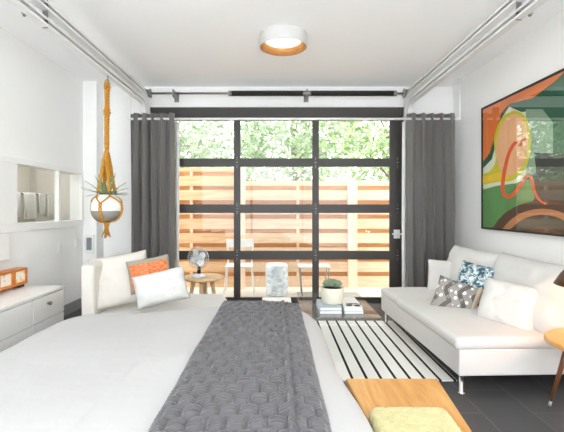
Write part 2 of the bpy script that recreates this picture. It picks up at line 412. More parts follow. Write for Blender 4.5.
towel(4.84, 4.94, 1.08, 'flared white towel at the far end of the rail behind the window', 'towels behind the interior window', .05)
sc = thing('wall_sconce', 'white box-shaped wall fixture under the near end of the interior window', 'wall fixture')
bx('housing', (XL, XL + .09, 3.22, 3.49, .76, .98), M['plastic'], sc, .008); bx('back_plate', (XL, XL + .012, 3.20, 3.51, .745, .985), M['plastic'], sc)
for y, z, l in ((4.83, .79, 'white light switch plate on the left wall nearer the pilaster'), (4.46, .77, 'white light switch plate on the left wall nearer the dresser')):
    s = thing('light_switch', l, 'light switch', (XL, y, z), group='light switches on the left wall')
    bx('plate', (0, .008, -.036, .036, -.058, .058), M['plastic'], s, .003); bx('rocker', (.008, .013, -.016, .016, -.032, .032), M['white'], s, .002)
t = thing('thermostat', 'white wall thermostat with a grey screen on the narrow pilaster', 'thermostat')
bx('housing', (-2.335, -2.225, 4.975, 5.0, .645, .875), M['plastic'], t, .006); bx('screen', (-2.31, -2.25, 4.970, 4.976, .69, .84), M['screen'], t)

# glazed garage door
d = S(bpy.data.objects.new('door_1', None), 'charcoal-framed glazed sectional garage door of twelve panes', 'door'); C.objects.link(d)
dy0, dy1 = 5.18, 5.225
zs = lambda y: H - (y - VY) / (FPX / 5.18)
xs = lambda x: (x - VX) / (FPX / 5.18)
bars = [(303.2, 297.6), (259.6, 251), (213, 204.4), (166.6, 158.4), (120.3, 113)]
muls = [(-1.58, xs(162.6)), (xs(233.8), xs(240.3)), (xs(312.4), xs(318.9)), (xs(390), 1.58)]
for (a, b), (a2, b2) in zip(bars, bars[1:]):
    z0 = zs((a + b) / 2) if a < 300 else zs(a); z1 = zs((a2 + b2) / 2) if b2 > 115 else zs(b2)
    bm = new()
    for x0, x1 in muls: box(bm, x0, x1, dy0, dy1, z0, z1)
    zb, zt = zs(b), zs(a2)
    for (q0, q1), (r0, r1) in zip(muls, muls[1:]): box(bm, q1, r0, dy0, dy1, z0, zb); box(bm, q1, r0, dy0, dy1, zt, z1)
    obj('section_frame', bm, M['frame'], d)
    for (q0, q1), (r0, r1) in zip(muls, muls[1:]): bx('glass_pane', (q1 - .004, r0 + .004, dy0 + .018, dy0 + .024, zb - .004, zt + .004), M['glass'], d)
for py in (255.3, 208.7, 162.5):
    for px in (237, 315.6, 397.5):
        bm = new(); x, z = xs(px), zs(py)
        box(bm, x - .014, x + .014, dy0 - .004, dy0, z - .075, z + .075, 0)
        tube(bm, [(x - .014, dy0 - .008, z), (x + .014, dy0 - .008, z)], .006, 8)
        for k in (-.06, -.035, .035, .06): tube(bm, [(x, dy0 - .010, z + k), (x, dy0 - .003, z + k)], .006, 8)
        for f in bm.faces: f.material_index = 0 if len(f.verts) == 4 and max(v.co.z for v in f.verts) - min(v.co.z for v in f.verts) > .1 else 1
        obj('hinge', bm, [M['frame'], M['steel']], d)
bm = new(); x, z = xs(396.8), zs(234); box(bm, x - .04, x + .035, dy0 - .02, dy0, z - .055, z + .055); tube(bm, [(x - .06, dy0 - .012, z), (x + .07, dy0 - .012, z)], .011, 8)
obj('slide_lock', bm, M['galv'], d)['label'] = 'galvanised slide lock'
S(bx('trim_1', (-1.62, 1.66, YB - .012, YB + .1, zs(116.0), 2.475), M['frame']), 'charcoal header beam over the garage door', 'trim')
S(bx('trim_2', (DX1 - .005, 1.63, YB - .015, YB + .1, 0, zs(120)), M['frame']), 'charcoal right jamb of the garage door', 'trim')
S(bx('trim_3', (-1.63, DX0 + .005, YB - .015, YB + .1, 0, zs(120)), M['frame']), 'charcoal left jamb of the garage door', 'trim')

# overhead tracks
def track(sx, label):
    X = sx * 1.61
    r = thing('door_track', label, 'door track', (0, 0, 0), 0, 'overhead garage door tracks')
    cyc, czc = 4.85, 2.35
    def arc(R, a1): return [(cyc + R * math.sin(a), czc + R * math.cos(a)) for a in [a1 * k / 10 for k in range(1, 11)]]
    cp = [(-.028, -.028), (.028, -.028), (.028, -.012), (.024, -.012), (.024, -.024), (-.024, -.024), (-.024, .024), (.024, .024), (.024, .012), (.028, .012), (.028, .028), (-.028, .028)]
    if sx > 0: cp = [(-a, b) for a, b in cp]
    bm = new(); sweep(bm, [(-.4, 2.60), (1, 2.60), (2.5, 2.60), (cyc, 2.60)] + arc(.25, PI / 2) + [(5.10, 1.6), (5.10, .03)], cp, X); obj('upper_track', bm, M['galv'], r)
    bm = new(); sweep(bm, [(-.4, 2.484), (1, 2.484), (2.5, 2.484), (cyc, 2.484)] + arc(.134, PI / 2), cp, X); obj('lower_track', bm, M['galv'], r)
    o = sx * .030
    lp = [(o, -.034), (o + sx * .004, -.034), (o + sx * .004, .034), (o, .034)]
    bm = new(); sweep(bm, [(-.4, 2.542), (2, 2.542), (cyc, 2.542)], lp, X)
    sweep(bm, [(-.4, 2.645), (2, 2.645), (cyc - .2, 2.645)], [(o, -.015), (o - sx * .05, -.015), (o - sx * .05, -.011), (o - sx * .004, -.011), (o - sx * .004, .03), (o, .03)], X); obj('angle_iron', bm, M['galv'], r)
    bm = new(); sweep(bm, [(4.45, 2.6), (cyc, 2.6)] + arc(.25, PI / 2)[:9], [(-.02, .029), (.02, .029), (.02, .04), (-.02, .04)], X); obj('curve_brace', bm, M['steel'], r)
    for y in (2.85 if sx < 0 else 2.73, .8):
        bm = new(); xx = X - sx * .0
        box(bm, xx - .018, xx + .018, y - .003, y + .003, 2.45, ZC)
        box(bm, xx - .018, xx + .018, y - .03, y + .03, ZC - .004, ZC)
        for k in range(7): tube(bm, [(xx, y - .006, 2.47 + k * .04), (xx, y - .002, 2.48 + k * .04)], .006, 6)
        obj('hanger', bm, M['steel'], r)
    bm = new(); a = Vector((X + sx * .03, 2.66, 2.45)); b = Vector((X + sx * .20, 2.78, 2.74)); tube(bm, [a, b], .012, 6); obj('sway_brace', bm, M['steel'], r)
    return r
track(-1, 'galvanised overhead garage door track curving down behind the left curtain')
track(1, 'galvanised overhead garage door track curving down beside the painting')

# torsion shaft
tb = thing('torsion_bar', 'grey torsion shaft with black springs above the garage door', 'torsion bar')
sz, sy = 2.62, 5.08
bm = new(); tube(bm, [(-1.62, sy, sz), (1.64, sy, sz)], .013, 12); obj('shaft', bm, M['steel'], tb, True)
for a, b in ((-.58, .34), (.40, 1.46)):
    bm = new(); n = int((b - a) / .012); pts = []
    for k in range(n * 6 + 1):
        q = 2 * PI * k / 6; pts.append((a + (b - a) * k / (n * 6), sy + .030 * math.cos(q), sz + .030 * math.sin(q)))
    tube(bm, pts, .0065, 5); tube(bm, [(a, sy, sz), (b, sy, sz)], .027, 12)
    s = obj('spring', bm, M['black'], tb, True); s['label'] = 'black torsion spring'
    for x in (a, b):
        bm = new(); tube(bm, [(x - .02, sy, sz), (x + .02, sy, sz)], .034, 14); obj('winding_cone', bm, M['steel'], tb)
for x in (-1.28, .37):
    bm = new(); box(bm, x - .006, x + .006, sy - .05, YB + .04, sz - .05, sz + .045); box(bm, x - .03, x + .03, YB + .03, YB + .04, sz - .07, sz + .06); tube(bm, [(x - .012, sy, sz), (x + .012, sy, sz)], .04, 14)
    obj('bracket', bm, M['steel'], tb)
for x in (-1.60, 1.60):
    bm = new(); prof = [(.0, -.035), (.05, -.035), (.062, -.03), (.05, -.02), (.045, .02), (.058, .03), (.058, .036), (0, .036)]
    lathe(bm, prof, seg=22); bmesh.ops.rotate(bm, verts=bm.verts, cent=(0, 0, 0), matrix=Matrix.Rotation(PI / 2, 3, 'Y')); bmesh.ops.translate(bm, verts=bm.verts, vec=(x, sy, sz))
    obj('cable_drum', bm, M['steel'], tb, True)
    bm = new(); box(bm, x + (.05 if x > 0 else -.062), x + (.062 if x > 0 else -.05), sy - .07, YB + .04, sz - .09, sz + .08); obj('end_plate', bm, M['galv'], tb)

# curtain rod and curtains
RY, RZ = 4.87, 2.258
rod = thing('curtain_rod', 'thin white curtain rod hung from the ceiling across the door', 'curtain rod')
bm = new(); tube(bm, [(-1.76, RY, RZ), (2.18, RY, RZ)], .014, 12); obj('rod', bm, M['plastic'], rod, True)
for x in (-1.75, 2.17):
    bm = new(); tube(bm, [(x, RY, RZ), (x, RY, ZC)], .011, 10); lathe(bm, [(0, -.012), (.035, -.012), (.04, 0), (0, 0)], (x, RY, ZC), 20); lathe(bm, [(0, -.02), (.018, -.015), (.018, .015), (0, .02)], (x, RY, RZ), 14)
    obj('ceiling_post', bm, M['plastic'], rod, True)
def curtain(x0, x1, n, label, ph, inner):
    r = thing('curtain', label, 'curtain', ((x0 + x1) / 2, RY, 0), group='curtains of the garage door')
    def sheet(xa, xb, pleats, A, dy, name, m, ztop):
        bm = new(); nu = pleats * 14; nv = 16; g = []
        for j in range(nv + 1):
            z = .02 + (ztop - .02) * j / nv; k = j / nv; row = []
            for i in range(nu + 1):
                t = i / nu; a = 2 * PI * pleats * t + ph
                x = xa + (xb - xa) * t + .012 * math.sin(a * 2 + k) + .012 * (1 - k) * math.sin(t * 11 + 3 * k + ph)
                y = RY + dy + A * (.75 + .6 * noise.noise(Vector((t * 4, k * 2, ph)))) * math.sin(a + .35 * math.sin(k * 3 + t * 8)) * (1.05 - .12 * k)
                row.append(bm.verts.new((x - (x0 + x1) / 2, y - RY, z)))
            g.append(row)
        for a, b in zip(g, g[1:]):
            for i in range(nu): bm.faces.new((a[i], a[i + 1], b[i + 1], b[i]))
        o = obj(name, bm, m, r, True); s = o.modifiers.new('t', 'SOLIDIFY'); s.thickness = .005
        return o
    sheet(x0, x1, n, .060, 0, 'fabric', M['curtain'], RZ + .065)
    s = sheet(inner - .013, inner + .013, 1, .006, .085, 'lining', M['lining'], RZ - .02); s['label'] = 'pale lining edge'
curtain(-1.755, -1.225, 5, 'charcoal grey pleated curtain at the left side of the garage door', .4, -1.207)
curtain(1.56, 2.13, 5, 'grey pleated curtain at the right side of the garage door, by the sofa', 2.0, 1.538)

# ceiling lamp
cl = thing('ceiling_lamp', 'round white drum ceiling lamp with a wooden inner ring', 'ceiling lamp', (.057, 3.68, 0))
bm = new(); lathe(bm, [(0, ZC), (.213, ZC), (.213, 2.643), (.208, 2.638), (.205, 2.643), (.205, 2.71)], seg=64); obj('drum', bm, mat('lamp_drum_white', (206, 205, 202), .6, var=.01), cl, True).modifiers.new('e', 'EDGE_SPLIT').split_angle = .7
bm = new(); lathe(bm, [(.2045, 2.641), (.2045, 2.71), (.160, 2.71), (.160, 2.697), (.201, 2.639), (.2045, 2.639)], seg=64); obj('wooden_ring', bm, M['lampwood'], cl, True)['label'] = 'pale wooden inner ring'
bm = new(); lathe(bm, [(.159, 2.71), (.159, 2.698), (.13, 2.69), (0, 2.686)], seg=48); obj('diffuser', bm, M['glow'], cl, True)

# ------------------------------------------------------------------ bed
BX0, BX1, BY0, BY1, BT, BR, BC = -1.44, .29, .30, 2.77, .588, .22, .30
def dist(x, y):
    cx, cy = (BX0 + BX1) / 2, (BY0 + BY1) / 2; hx, hy = (BX1 - BX0) / 2 - BC, (BY1 - BY0) / 2 - BC
    qx, qy = abs(x - cx) - hx, abs(y - cy) - hy
    return BC - (math.hypot(max(qx, 0), max(qy, 0)) + min(max(qx, qy), 0))
def wob(x, y): return .008 * noise.noise(Vector((x * 2.2, y * 2.2, 1))) + .004 * noise.noise(Vector((x * 6 + y * 2, y * 5, 4)))
def ztop(x, y, w=1.0):
    d_ = dist(x, y); q = min(max((BR - d_) / BR, 0), 1)
    t = min(max((-.25 - x) / .75, 0), 1); t = t * t * (3 - 2 * t)
    return BT - .052 * t - BR * (1 - math.sqrt(max(0, 1 - q * q))) + w * wob(x, y)
bed = thing('bed', 'wide low bed under the white duvet', 'bed')
bx('bed_base', (BX0 + .16, BX1 - .16, .42, BY1 - .2, .12, .29), M['white'], bed, .01)
softbox('mattress', (BX0 + .13, BX1 - .13, .42, BY1 - .17, .29, .50), M['linen'], bed, .04)
for x in (BX0 + .2, BX1 - .24):
    for y in (.5, BY1 - .3): bx('leg', (x, x + .05, y, y + .05, 0, .12), M['white'], bed)
bm = new(); rings = []
def rrect(inset, nseg=10, ns=44):
    x0, x1, y0, y1 = BX0 + inset, BX1 - inset, BY0 + inset, BY1 - inset; r = max(BC - inset, .008); P = []
    cs = [(x1 - r, y1 - r, 0), (x0 + r, y1 - r, PI / 2), (x0 + r, y0 + r, PI), (x1 - r, y0 + r, 1.5 * PI)]
    for k, (cx, cy, a) in enumerate(cs):
        for j in range(nseg + 1): P.append((cx + r * math.cos(a + PI / 2 * j / nseg), cy + r * math.sin(a + PI / 2 * j / nseg)))
        nx = cs[(k + 1) % 4]; a2 = nx[2]; e = P[-1]; s_ = (nx[0] + r * math.cos(a2), nx[1] + r * math.sin(a2))
        for j in range(1, ns): P.append((e[0] + (s_[0] - e[0]) * j / ns, e[1] + (s_[1] - e[1]) * j / ns))
    return P
levels = []
for k in range(9):
    z = .10 + (.37 - .10) * k / 8; levels.append(('s', z, k))
for q in [0.0, .002, .008, .018, .035, .06, .09, .125, .165, .22, .28, .34, .40, .47, .54, .61, .68, .75, .80, .84, .855]: levels.append(('t', q, 0))
for kind, a, k in levels:
    ring = []
    for i, (x, y) in enumerate(rrect(0 if kind == 's' else a)):
        if kind == 's':
            cx, cy = (BX0 + BX1) / 2, (BY0 + BY1) / 2; f = 1 - k / 8
            L = i * .035; amp = .030 * f * (math.sin(L * 9) + .6 * math.sin(L * 17 + 1)) + .012 * f
            dv = Vector((x - cx, (y - cy) * .7)).normalized()
            ring.append(bm.verts.new((x + dv.x * amp * (1 if abs(x - cx) > .8 else .3), y + dv.y * amp * .6, a + wob(x, y))))
        else: ring.append(bm.verts.new((x, y, ztop(x, y))))
    rings.append(ring)
for a, b in zip(rings, rings[1:]):
    n = len(a)
    for i in range(n): bm.faces.new((a[i], a[(i + 1) % n], b[(i + 1) % n], b[i]))
bm.faces.new(rings[-1])
for v in bm.verts:                                # the near bedside bulges out a little
    if v.co.x > 0: t = min(max((1.95 - v.co.y) / .65, 0), 1); v.co.x += .05 * t * t * (3 - 2 * t) * min(1, max(0, (v.co.x - .12) / .12))
tag(obj('duvet', bm, M['duvet'], smooth=True), 'smooth white duvet covering the bed', 'duvet')

# quilted throw
bm = new(); x0, x1, y0, y1 = -.348, .150, .55, 2.735; nx, ny = 126, 520; g = []
for j in range(ny + 1):
    y = y0 + (y1 - y0) * j / ny; row = []
    for i in range(nx + 1):
        x = x0 + (x1 - x0) * i / nx
        r = math.floor(y / .072); v = (y / .072 - r) * 2 - 1
        u0 = x / .055 + (.5 if r % 2 else 0); u = (u0 - math.floor(u0)) * 2 - 1
        q = .016 * (1 - abs(u) ** 3) * (1 - abs(v) ** 8)
        if abs(u) < .66: q -= .013 * math.exp(-((abs(v) - .28) / .10) ** 2)
        s = (x - .037) / .007
        q += .010 * math.exp(-s * s) - .006 * math.exp(-((x - .052) / .006) ** 2)
        e = min(x - x0, x1 - x, .03) / .03; q = q * min(1, e + .3) + .006 * (1 - (1 - e) ** 2)
        q += .004 * noise.noise(Vector((x * 14, y * 9, 2)))
        slump = -.05 * max(0, (x - .04) / .11) ** 1.6
        xe = x + .008 * noise.noise(Vector((0, y * 2, 5 if i > nx / 2 else 8)))
        row.append(bm.verts.new((xe, y, ztop(x, y) + .010 + q)))
    g.append(row)
for a, b in zip(g, g[1:]):
    for i in range(nx): bm.faces.new((a[i], a[i + 1], b[i + 1], b[i]))
o = obj('quilted_throw', bm, M['throw'], smooth=True); s = o.modifiers.new('t', 'SOLIDIFY'); s.thickness = .012; s.offset = -1
tag(o, 'grey quilted throw laid lengthwise along the white bed', 'throw')

# bench beside the bed
bn = thing('bench', 'honey-coloured wooden bench standing against the bedside', 'bench')
bm = new(); P = [(.315, 1.88), (.735, 1.88), (.600, .72), (.375, .72)]
lo = [bm.verts.new((x, y, .385)) for x, y in P]; hi = [bm.verts.new((x, y, .42)) for x, y in P]
bm.faces.new(lo); bm.faces.new(hi)
for i in range(4): bm.faces.new((lo[i], lo[(i + 1) % 4], hi[(i + 1) % 4], hi[i]))
obj('bench_top', bm, M['oak'], bn, bevel=.006)
for x, y in ((.40, 1.80), (.66, 1.80), (.42, .80), (.55, .80)):
    bm = new(); tube(bm, [(x, y, 0), (x, y, .386)], [.016, .024], 12); obj('leg', bm, M['oak'], bn, True)
bm = new(); nx, ny = 60, 110; g = []
px0, px1, py0, py1 = .334, .640, .90, 1.550
def fz(x, y): return noise.noise(Vector((x * 60, y * 60, 0))) * .0035 + noise.noise(Vector((x * 140, y * 140, 3))) * .003
for j in range(ny + 1):
    row = []
    for i in range(nx + 1):
        u, v = i / nx * 2 - 1, j / ny * 2 - 1
        # round the corners of the pad
        y = (py0 + py1) / 2 + v * (py1 - py0) / 2; right = px1 - .05 * (1 - (y - py0) / (py1 - py0)) * .8
        k = (1 - max(0, (abs(v) * .378 - .318) / .06) ** 2 * .19)
        cx, hw = (px0 + right) / 2, (right - px0) / 2
        x = cx + u * hw * k
        e = min(1, (1 - abs(u)) * hw / .03) * min(1, (1 - abs(v)) * .378 / .03)
        row.append(bm.verts.new((x + fz(x, y), y + fz(y, x), .422 + .036 * math.sqrt(max(0, 1 - (1 - e) ** 2)) + fz(x, y) * e)))
    g.append(row)
for a, b in zip(g, g[1:]):
    for i in range(nx): bm.faces.new((a[i], a[i + 1], b[i + 1], b[i]))
edge = [e for e in bm.edges if len(e.link_faces) == 1]; bmesh.ops.holes_fill(bm, edges=edge)
tag(obj('seat_pad', bm, M['yellow'], smooth=True), 'pale yellow fleecy seat pad on the wooden bench', 'seat pad')

# ------------------------------------------------------------------ rug, coffee table and what stands on it
bm = new(); box(bm, -.35, 1.245, 2.83, 4.33, .001, .011)
tag(obj('striped_rug', bm, M['rug'], bevel=.003), 'white rug with thin black stripes between bed and sofa', 'rug')

ct = thing('coffee_table', 'clear bent glass coffee table at the far end of the striped rug', 'coffee table')
bm = new(); X0, X1, Ya, Yb, Zt, R, th = .20, .815, 3.15, 4.22, .345, .05, .012
path = [(Ya, .012)] + [(Ya + R - R * math.cos(a), Zt - R + R * math.sin(a)) for a in [PI / 2 * k / 6 for k in range(7)]] + [(Yb - R + R * math.sin(a), Zt - R + R * math.cos(a)) for a in [PI / 2 * k / 6 for k in range(7)]] + [(Yb, .012)]
sweep(bm, path, [(0, 0), (X1 - X0, 0), (X1 - X0, -th), (0, -th)], X0)
obj('bent_glass', bm, M['tglass'], ct)
def book(x0, x1, y0, y1, z0, z1, m, label, grp='books on the glass coffee table', rz=0):
    r = thing('book', label, 'book', ((x0 + x1) / 2, (y0 + y1) / 2, z0), rz, grp); hx, hy, h = (x1 - x0) / 2, (y1 - y0) / 2, z1 - z0
    bm = new(); box(bm, -hx, hx, -hy, hy, 0, .003); box(bm, -hx, hx, -hy, hy, h - .003, h); box(bm, -hx, -hx + .003, -hy, hy, .003, h - .003); obj('cover', bm, m, r)
    bx('pages', (-hx + .004, hx - .005, -hy + .004, hy - .004, .0031, h - .0031), M['paper'], r)
book(.345, .525, 3.30, 3.62, .3465, .372, M['bookblue'], 'pale blue book at the bottom of the stack under the white plant pot')
book(.348, .525, 3.305, 3.615, .373, .398, M['bookblue'], 'pale blue book on top of the stack under the white plant pot')
book(.545, .700, 3.30, 3.72, .3465, .370, M['bookblue'], 'pale blue book under the white book beside the sofa')
book(.545, .695, 3.305, 3.70, .371, .398, M['bookwhite'], 'white book carrying the dark glasses')
sg = thing('sunglasses', 'dark glasses lying folded on the white book', 'glasses', (.625, 3.365, .3985), -.25)
for s_ in (-1, 1):
    bm = new(); lathe(bm, [(0, 0), (.024, 0), (.026, .003), (.024, .006), (0, .006)], (s_ * .032, 0, 0), 18); bmesh.ops.scale(bm, vec=(1, .75, 1), verts=bm.verts); obj('lens', bm, M['black'], sg, True)
    bm = new(); tube(bm, [(s_ * .056, 0, .003), (s_ * .058, .04, .006), (-s_ * .03, .055, .006)], .0025, 6); obj('temple_arm', bm, M['black'], sg)
bm = new(); tube(bm, [(-.01, 0, .004), (0, .004, .005), (.01, 0, .004)], .002, 6); obj('bridge', bm, M['black'], sg)
pp = thing('potted_succulent', 'small green succulent in a white pot standing on the books', 'potted plant', (.468, 3.47, .399))
bm = new(); lathe(bm, [(0, 0), (.085, 0), (.091, .01), (.098, .13), (.096, .134), (.090, .130), (.088, .11), (0, .11)], seg=40); obj('pot', bm, mat('cream_ceramic', (226, 222, 204), .4, var=.015), pp, True)
bm = new(); lathe(bm, [(0, .122), (.088, .120), (.088, .11)], seg=30); obj('soil', bm, M['soil'], pp, True)
for cxp, cyp, sz_ in ((-.035, -.02, 1.0), (.035, .0, .95), (0, .04, 1.05), (-.03, .05, .8), (.02, -.045, .8)):
    bm = new()
    for ring, (nl, el, ln) in enumerate(((9, .25, .055), (8, .65, .052), (6, 1.0, .045), (4, 1.35, .035))):
        for k in range(nl):
            a = 2 * PI * k / nl + ring * .4; dv = Vector((math.cos(a) * math.cos(el), math.sin(a) * math.cos(el), math.sin(el)))
            b0 = Vector((cxp, cyp, .142)); L = ln * sz_
            tube(bm, [b0, b0 + dv * L * .5 + Vector((0, 0, .003)), b0 + dv * L * .85 + Vector((0, 0, .008)), b0 + dv * L + Vector((0, 0, .014))], [.004, .012 * sz_, .009 * sz_, .001], 6)
    obj('rosette', bm, M['succ'], pp, True)

# ------------------------------------------------------------------ sofa on the right
sf = thing('sofa', 'long white armless sofa with chrome legs along the right wall', 'sofa', (1.615, 3.48, 0), math.radians(2.0))
hx, hy = .50, .86
softbox('sofa_base', (-hx + .012, hx + .06, -hy, hy, .13, .30), M['sofa'], sf, .012, 1, .002, 8)
softbox('seat_cushion', (-hx - .012, hx - .06, -hy - .01, .295, .295, .375), M['sofa'], sf, .036, 2, .006)
softbox('seat_cushion', (-hx + .006, hx - .06, .31, hy + .002, .295, .366), M['sofa'], sf, .03, 3, .006)
softbox('backrest', (hx - .06, hx + .06, -hy, hy, .295, .66), M['sofa'], sf, .03, 4, .004)
for x in (-hx + .05, hx - .06):
    for y in (-hy + .05, hy - .06):
        bm = new(); lathe(bm, [(0, 0), (.024, 0), (.024, .008), (.015, .012), (.015, .135), (0, .135)], (x, y, 0), 18); obj('leg', bm, M['chrome'], sf, True)
g = 'white back cushions of the sofa'
pillow('back_cushion', .90, .50, .20, M['linen'], (1.83, 3.90, .575), (-1, -.03, .30), (0, 0, 1), 0, None, 1, .045, .01)
tag(bpy.context.scene.objects['back_cushion'], 'large white back cushion at the far end of the sofa by the curtain', 'cushion', g)
o = pillow('back_cushion', .92, .52, .22, M['linen'], (1.85, 3.05, .575), (-1, .0, .30), (0, 0, 1), 0, None, 2, .045, .01)
tag(o, 'large white back cushion at the near end of the sofa beside the lamp', 'cushion', g)
o = pillow('throw_pillow', .36, .36, .12, M['linen'], (1.70, 4.12, .505), (-.5, -1, .45), (0, 0, 1), 0, None, 3); tag(o, 'small white pillow peeking out behind the patterned pillows', 'pillow')
o = pillow('throw_pillow', .33, .40, .12, M['teal'], (1.665, 3.50, .535), (-1, -.55, .42), (0, 0, 1), math.radians(6), None, 4); tag(o, 'teal and white patterned pillow leaning on the far back cushion', 'pillow')
o = pillow('throw_pillow', .35, .30, .12, M['greyprint'], (1.485, 3.40, .452), (-.45, -1, .55), (0, 0, 1), math.radians(16), None, 5); tag(o, 'grey patterned pillow with dark chevrons and white dots', 'pillow')
o = pillow('throw_pillow', .42, .34, .19, M['linen'], (1.66, 2.94, .505), (-1, -.55, .42), (0, 0, 1), math.radians(3), None, 6, .05); tag(o, 'plump white rectangular pillow in front of the near back cushion', 'pillow')

# painting on the right wall
pt = thing('painting', 'large colourful abstract painting in a thin dark frame over the sofa', 'painting')
PY0, PY1, PZ0, PZ1 = 2.55, 4.425, .978, 2.275; px = XR - .035
bm = new(); fw = .018
box(bm, px - .012, XR - .002, PY0, PY0 + fw, PZ0, PZ1); box(bm, px - .012, XR - .002, PY1 - fw, PY1, PZ0, PZ1)
box(bm, px - .012, XR - .002, PY0 + fw, PY1 - fw, PZ0, PZ0 + fw); box(bm, px - .012, XR - .002, PY0 + fw, PY1 - fw, PZ1 - fw, PZ1)
obj('frame', bm, M['black'], pt)
def pm(name, c): return mat(name, c, 0.5, var=0.05, vs=5)
cols = [pm('paint_orange', (232, 124, 44)), pm('paint_forest', (24, 92, 66)), pm('paint_cream', (226, 230, 206)), pm('paint_olive_yellow', (214, 206, 40)), pm('paint_peach', (242, 186, 138)),
        pm('paint_leaf', (96, 152, 84)), pm('paint_brown', (92, 62, 44)), pm('paint_tan', (196, 132, 84)), pm('paint_vermilion', (228, 92, 30)), pm('paint_dark', (40, 44, 38)), pm('paint_yellow', (244, 206, 60)), pm('paint_sage_reflection', (138, 164, 140))]
def cv(zx, zy):
    x = 464 + zx / 2.4; y = 60 + zy / 2.4; s = (x - VX) / (XR - .03); return (FPX / s, H - (y - VY) / s)
bm = new()
def poly(pts, mi, lay, raw=False):
    q = [p if raw else cv(*p) for p in pts]; cl_ = []
    for y, z in q: cl_.append((min(max(y, PY0 + fw), PY1 - fw), min(max(z, PZ0 + fw), PZ1 - fw)))
    q2 = []
    for p in cl_:
        if not q2 or (abs(q2[-1][0] - p[0]) + abs(q2[-1][1] - p[1]) > 1e-4): q2.append(p)
    n_ = len(q2); r_ = delaunay_2d_cdt([Vector(p) for p in q2], [(k, (k + 1) % n_) for k in range(n_)], [list(range(n_))], 1, 1e-5)
    vs = [bm.verts.new((px - lay * .0003, v.x, v.y)) for v in r_[0]]
    for t in r_[2]:
        f = bm.faces.new([vs[k] for k in t]); f.material_index = mi
def smooth_pts(p, n=6):
    o_ = []; N_ = len(p)
    for i in range(N_):
        a, b, c, e = (Vector(p[(i + k) % N_]) for k in (-1, 0, 1, 2))
        for j in range(n):
            t = j / n; o_.append(tuple(.5 * ((2 * b) + (c - a) * t + (2 * a - 5 * b + 4 * c - e) * t * t + (3 * b - a - 3 * c + e) * t ** 3)))
    return o_
def stroke(pts, w, mi, lay):
    P = []
    for i in range(len(pts) - 1):
        a, b, c, e = (Vector(pts[min(max(i + k, 0), len(pts) - 1)]) for k in (-1, 0, 1, 2))
        for j in range(8):
            t = j / 8; P.append(.5 * ((2 * b) + (c - a) * t + (2 * a - 5 * b + 4 * c - e) * t * t + (3 * b - a - 3 * c + e) * t ** 3))
    P.append(Vector(pts[-1])); L_ = []; R_ = []
    for i, p in enumerate(P):
        d_ = (P[min(i + 1, len(P) - 1)] - P[max(i - 1, 0)]).normalized(); nn = Vector((-d_.y, d_.x)); ww = w * (.55 + .45 * math.sin(PI * min(1, (i + 2) / len(P))))
        L_.append(tuple(p + nn * ww)); R_.append(tuple(p - nn * ww))
    for i in range(len(P) - 1): poly([L_[i], L_[i + 1], R_[i + 1], R_[i]], mi, lay)
bx0 = [(PY0 + fw, PZ0 + fw), (PY1 - fw, PZ0 + fw), (PY1 - fw, PZ1 - fw), (PY0 + fw, PZ1 - fw)]
poly(bx0, 0, 0, True)
poly([(560, -200), (250, 22), (215, 55), (165, 92), (112, 104), (92, 125), (78, 175), (62, 225), (36, 246), (36, 420), (300, 470), (900, 700), (900, -300)], 1, 1)
poly([(110, 112), (140, 125), (190, 118), (215, 150), (215, 230), (170, 280), (130, 300), (95, 310), (36, 330), (36, 262), (68, 238), (84, 180), (94, 135)], 2, 2)
poly([(150, 118), (190, 118), (215, 150), (215, 230), (170, 280), (150, 290)], 11, 2.5)  # sage lobe with part of the foliage reflection painted in
poly([(900, 300), (330, 205), (240, 226), (170, 222), (175, 270), (120, 300), (80, 312), (36, 345), (36, 420), (300, 480), (900, 700)], 9, 3)
poly([(36, 312), (80, 302), (125, 296), (160, 285), (172, 330), (140, 380), (90, 420), (36, 420)], 5, 4)
for i, (r, mi) in enumerate(((128, 6), (104, 7), (86, 9), (50, 6))):
    poly([(190 + r * math.cos(a), 440 + r * .8 * math.sin(a)) for a in [PI + PI * k / 16 for k in range(17)]], mi, 5 + i)
poly(smooth_pts([(36, 278), (62, 268), (78, 240), (74, 190), (92, 140), (124, 122), (152, 140), (163, 195), (152, 255), (120, 288), (84, 292), (36, 300)]), 3, 9)
poly(smooth_pts([(36, 283), (66, 276), (90, 270), (110, 284), (60, 292), (36, 296)]), 10, 10)
poly(smooth_pts([(98, 146), (124, 130), (146, 146), (156, 196), (146, 248), (118, 276), (92, 270), (80, 232), (82, 188)]), 4, 11)
stroke([(152, 188), (140, 196), (138, 204), (124, 200), (108, 230), (97, 280), (96, 318), (112, 328), (134, 306), (152, 280), (164, 284), (172, 316), (184, 336), (200, 346)], 4.6, 8, 12)
poly([(2000, 0), (900, 60), (420, 120), (380, 180), (520, 320), (2000, 700)], 7, 3)
obj('canvas', bm, cols, pt)
bx('glazing', (px - .009, px - .006, PY0 + fw, PY1 - fw, PZ0 + fw, PZ1 - fw), glass('picture_glass', (1, 1, 1, 1), ior=1.9), pt)

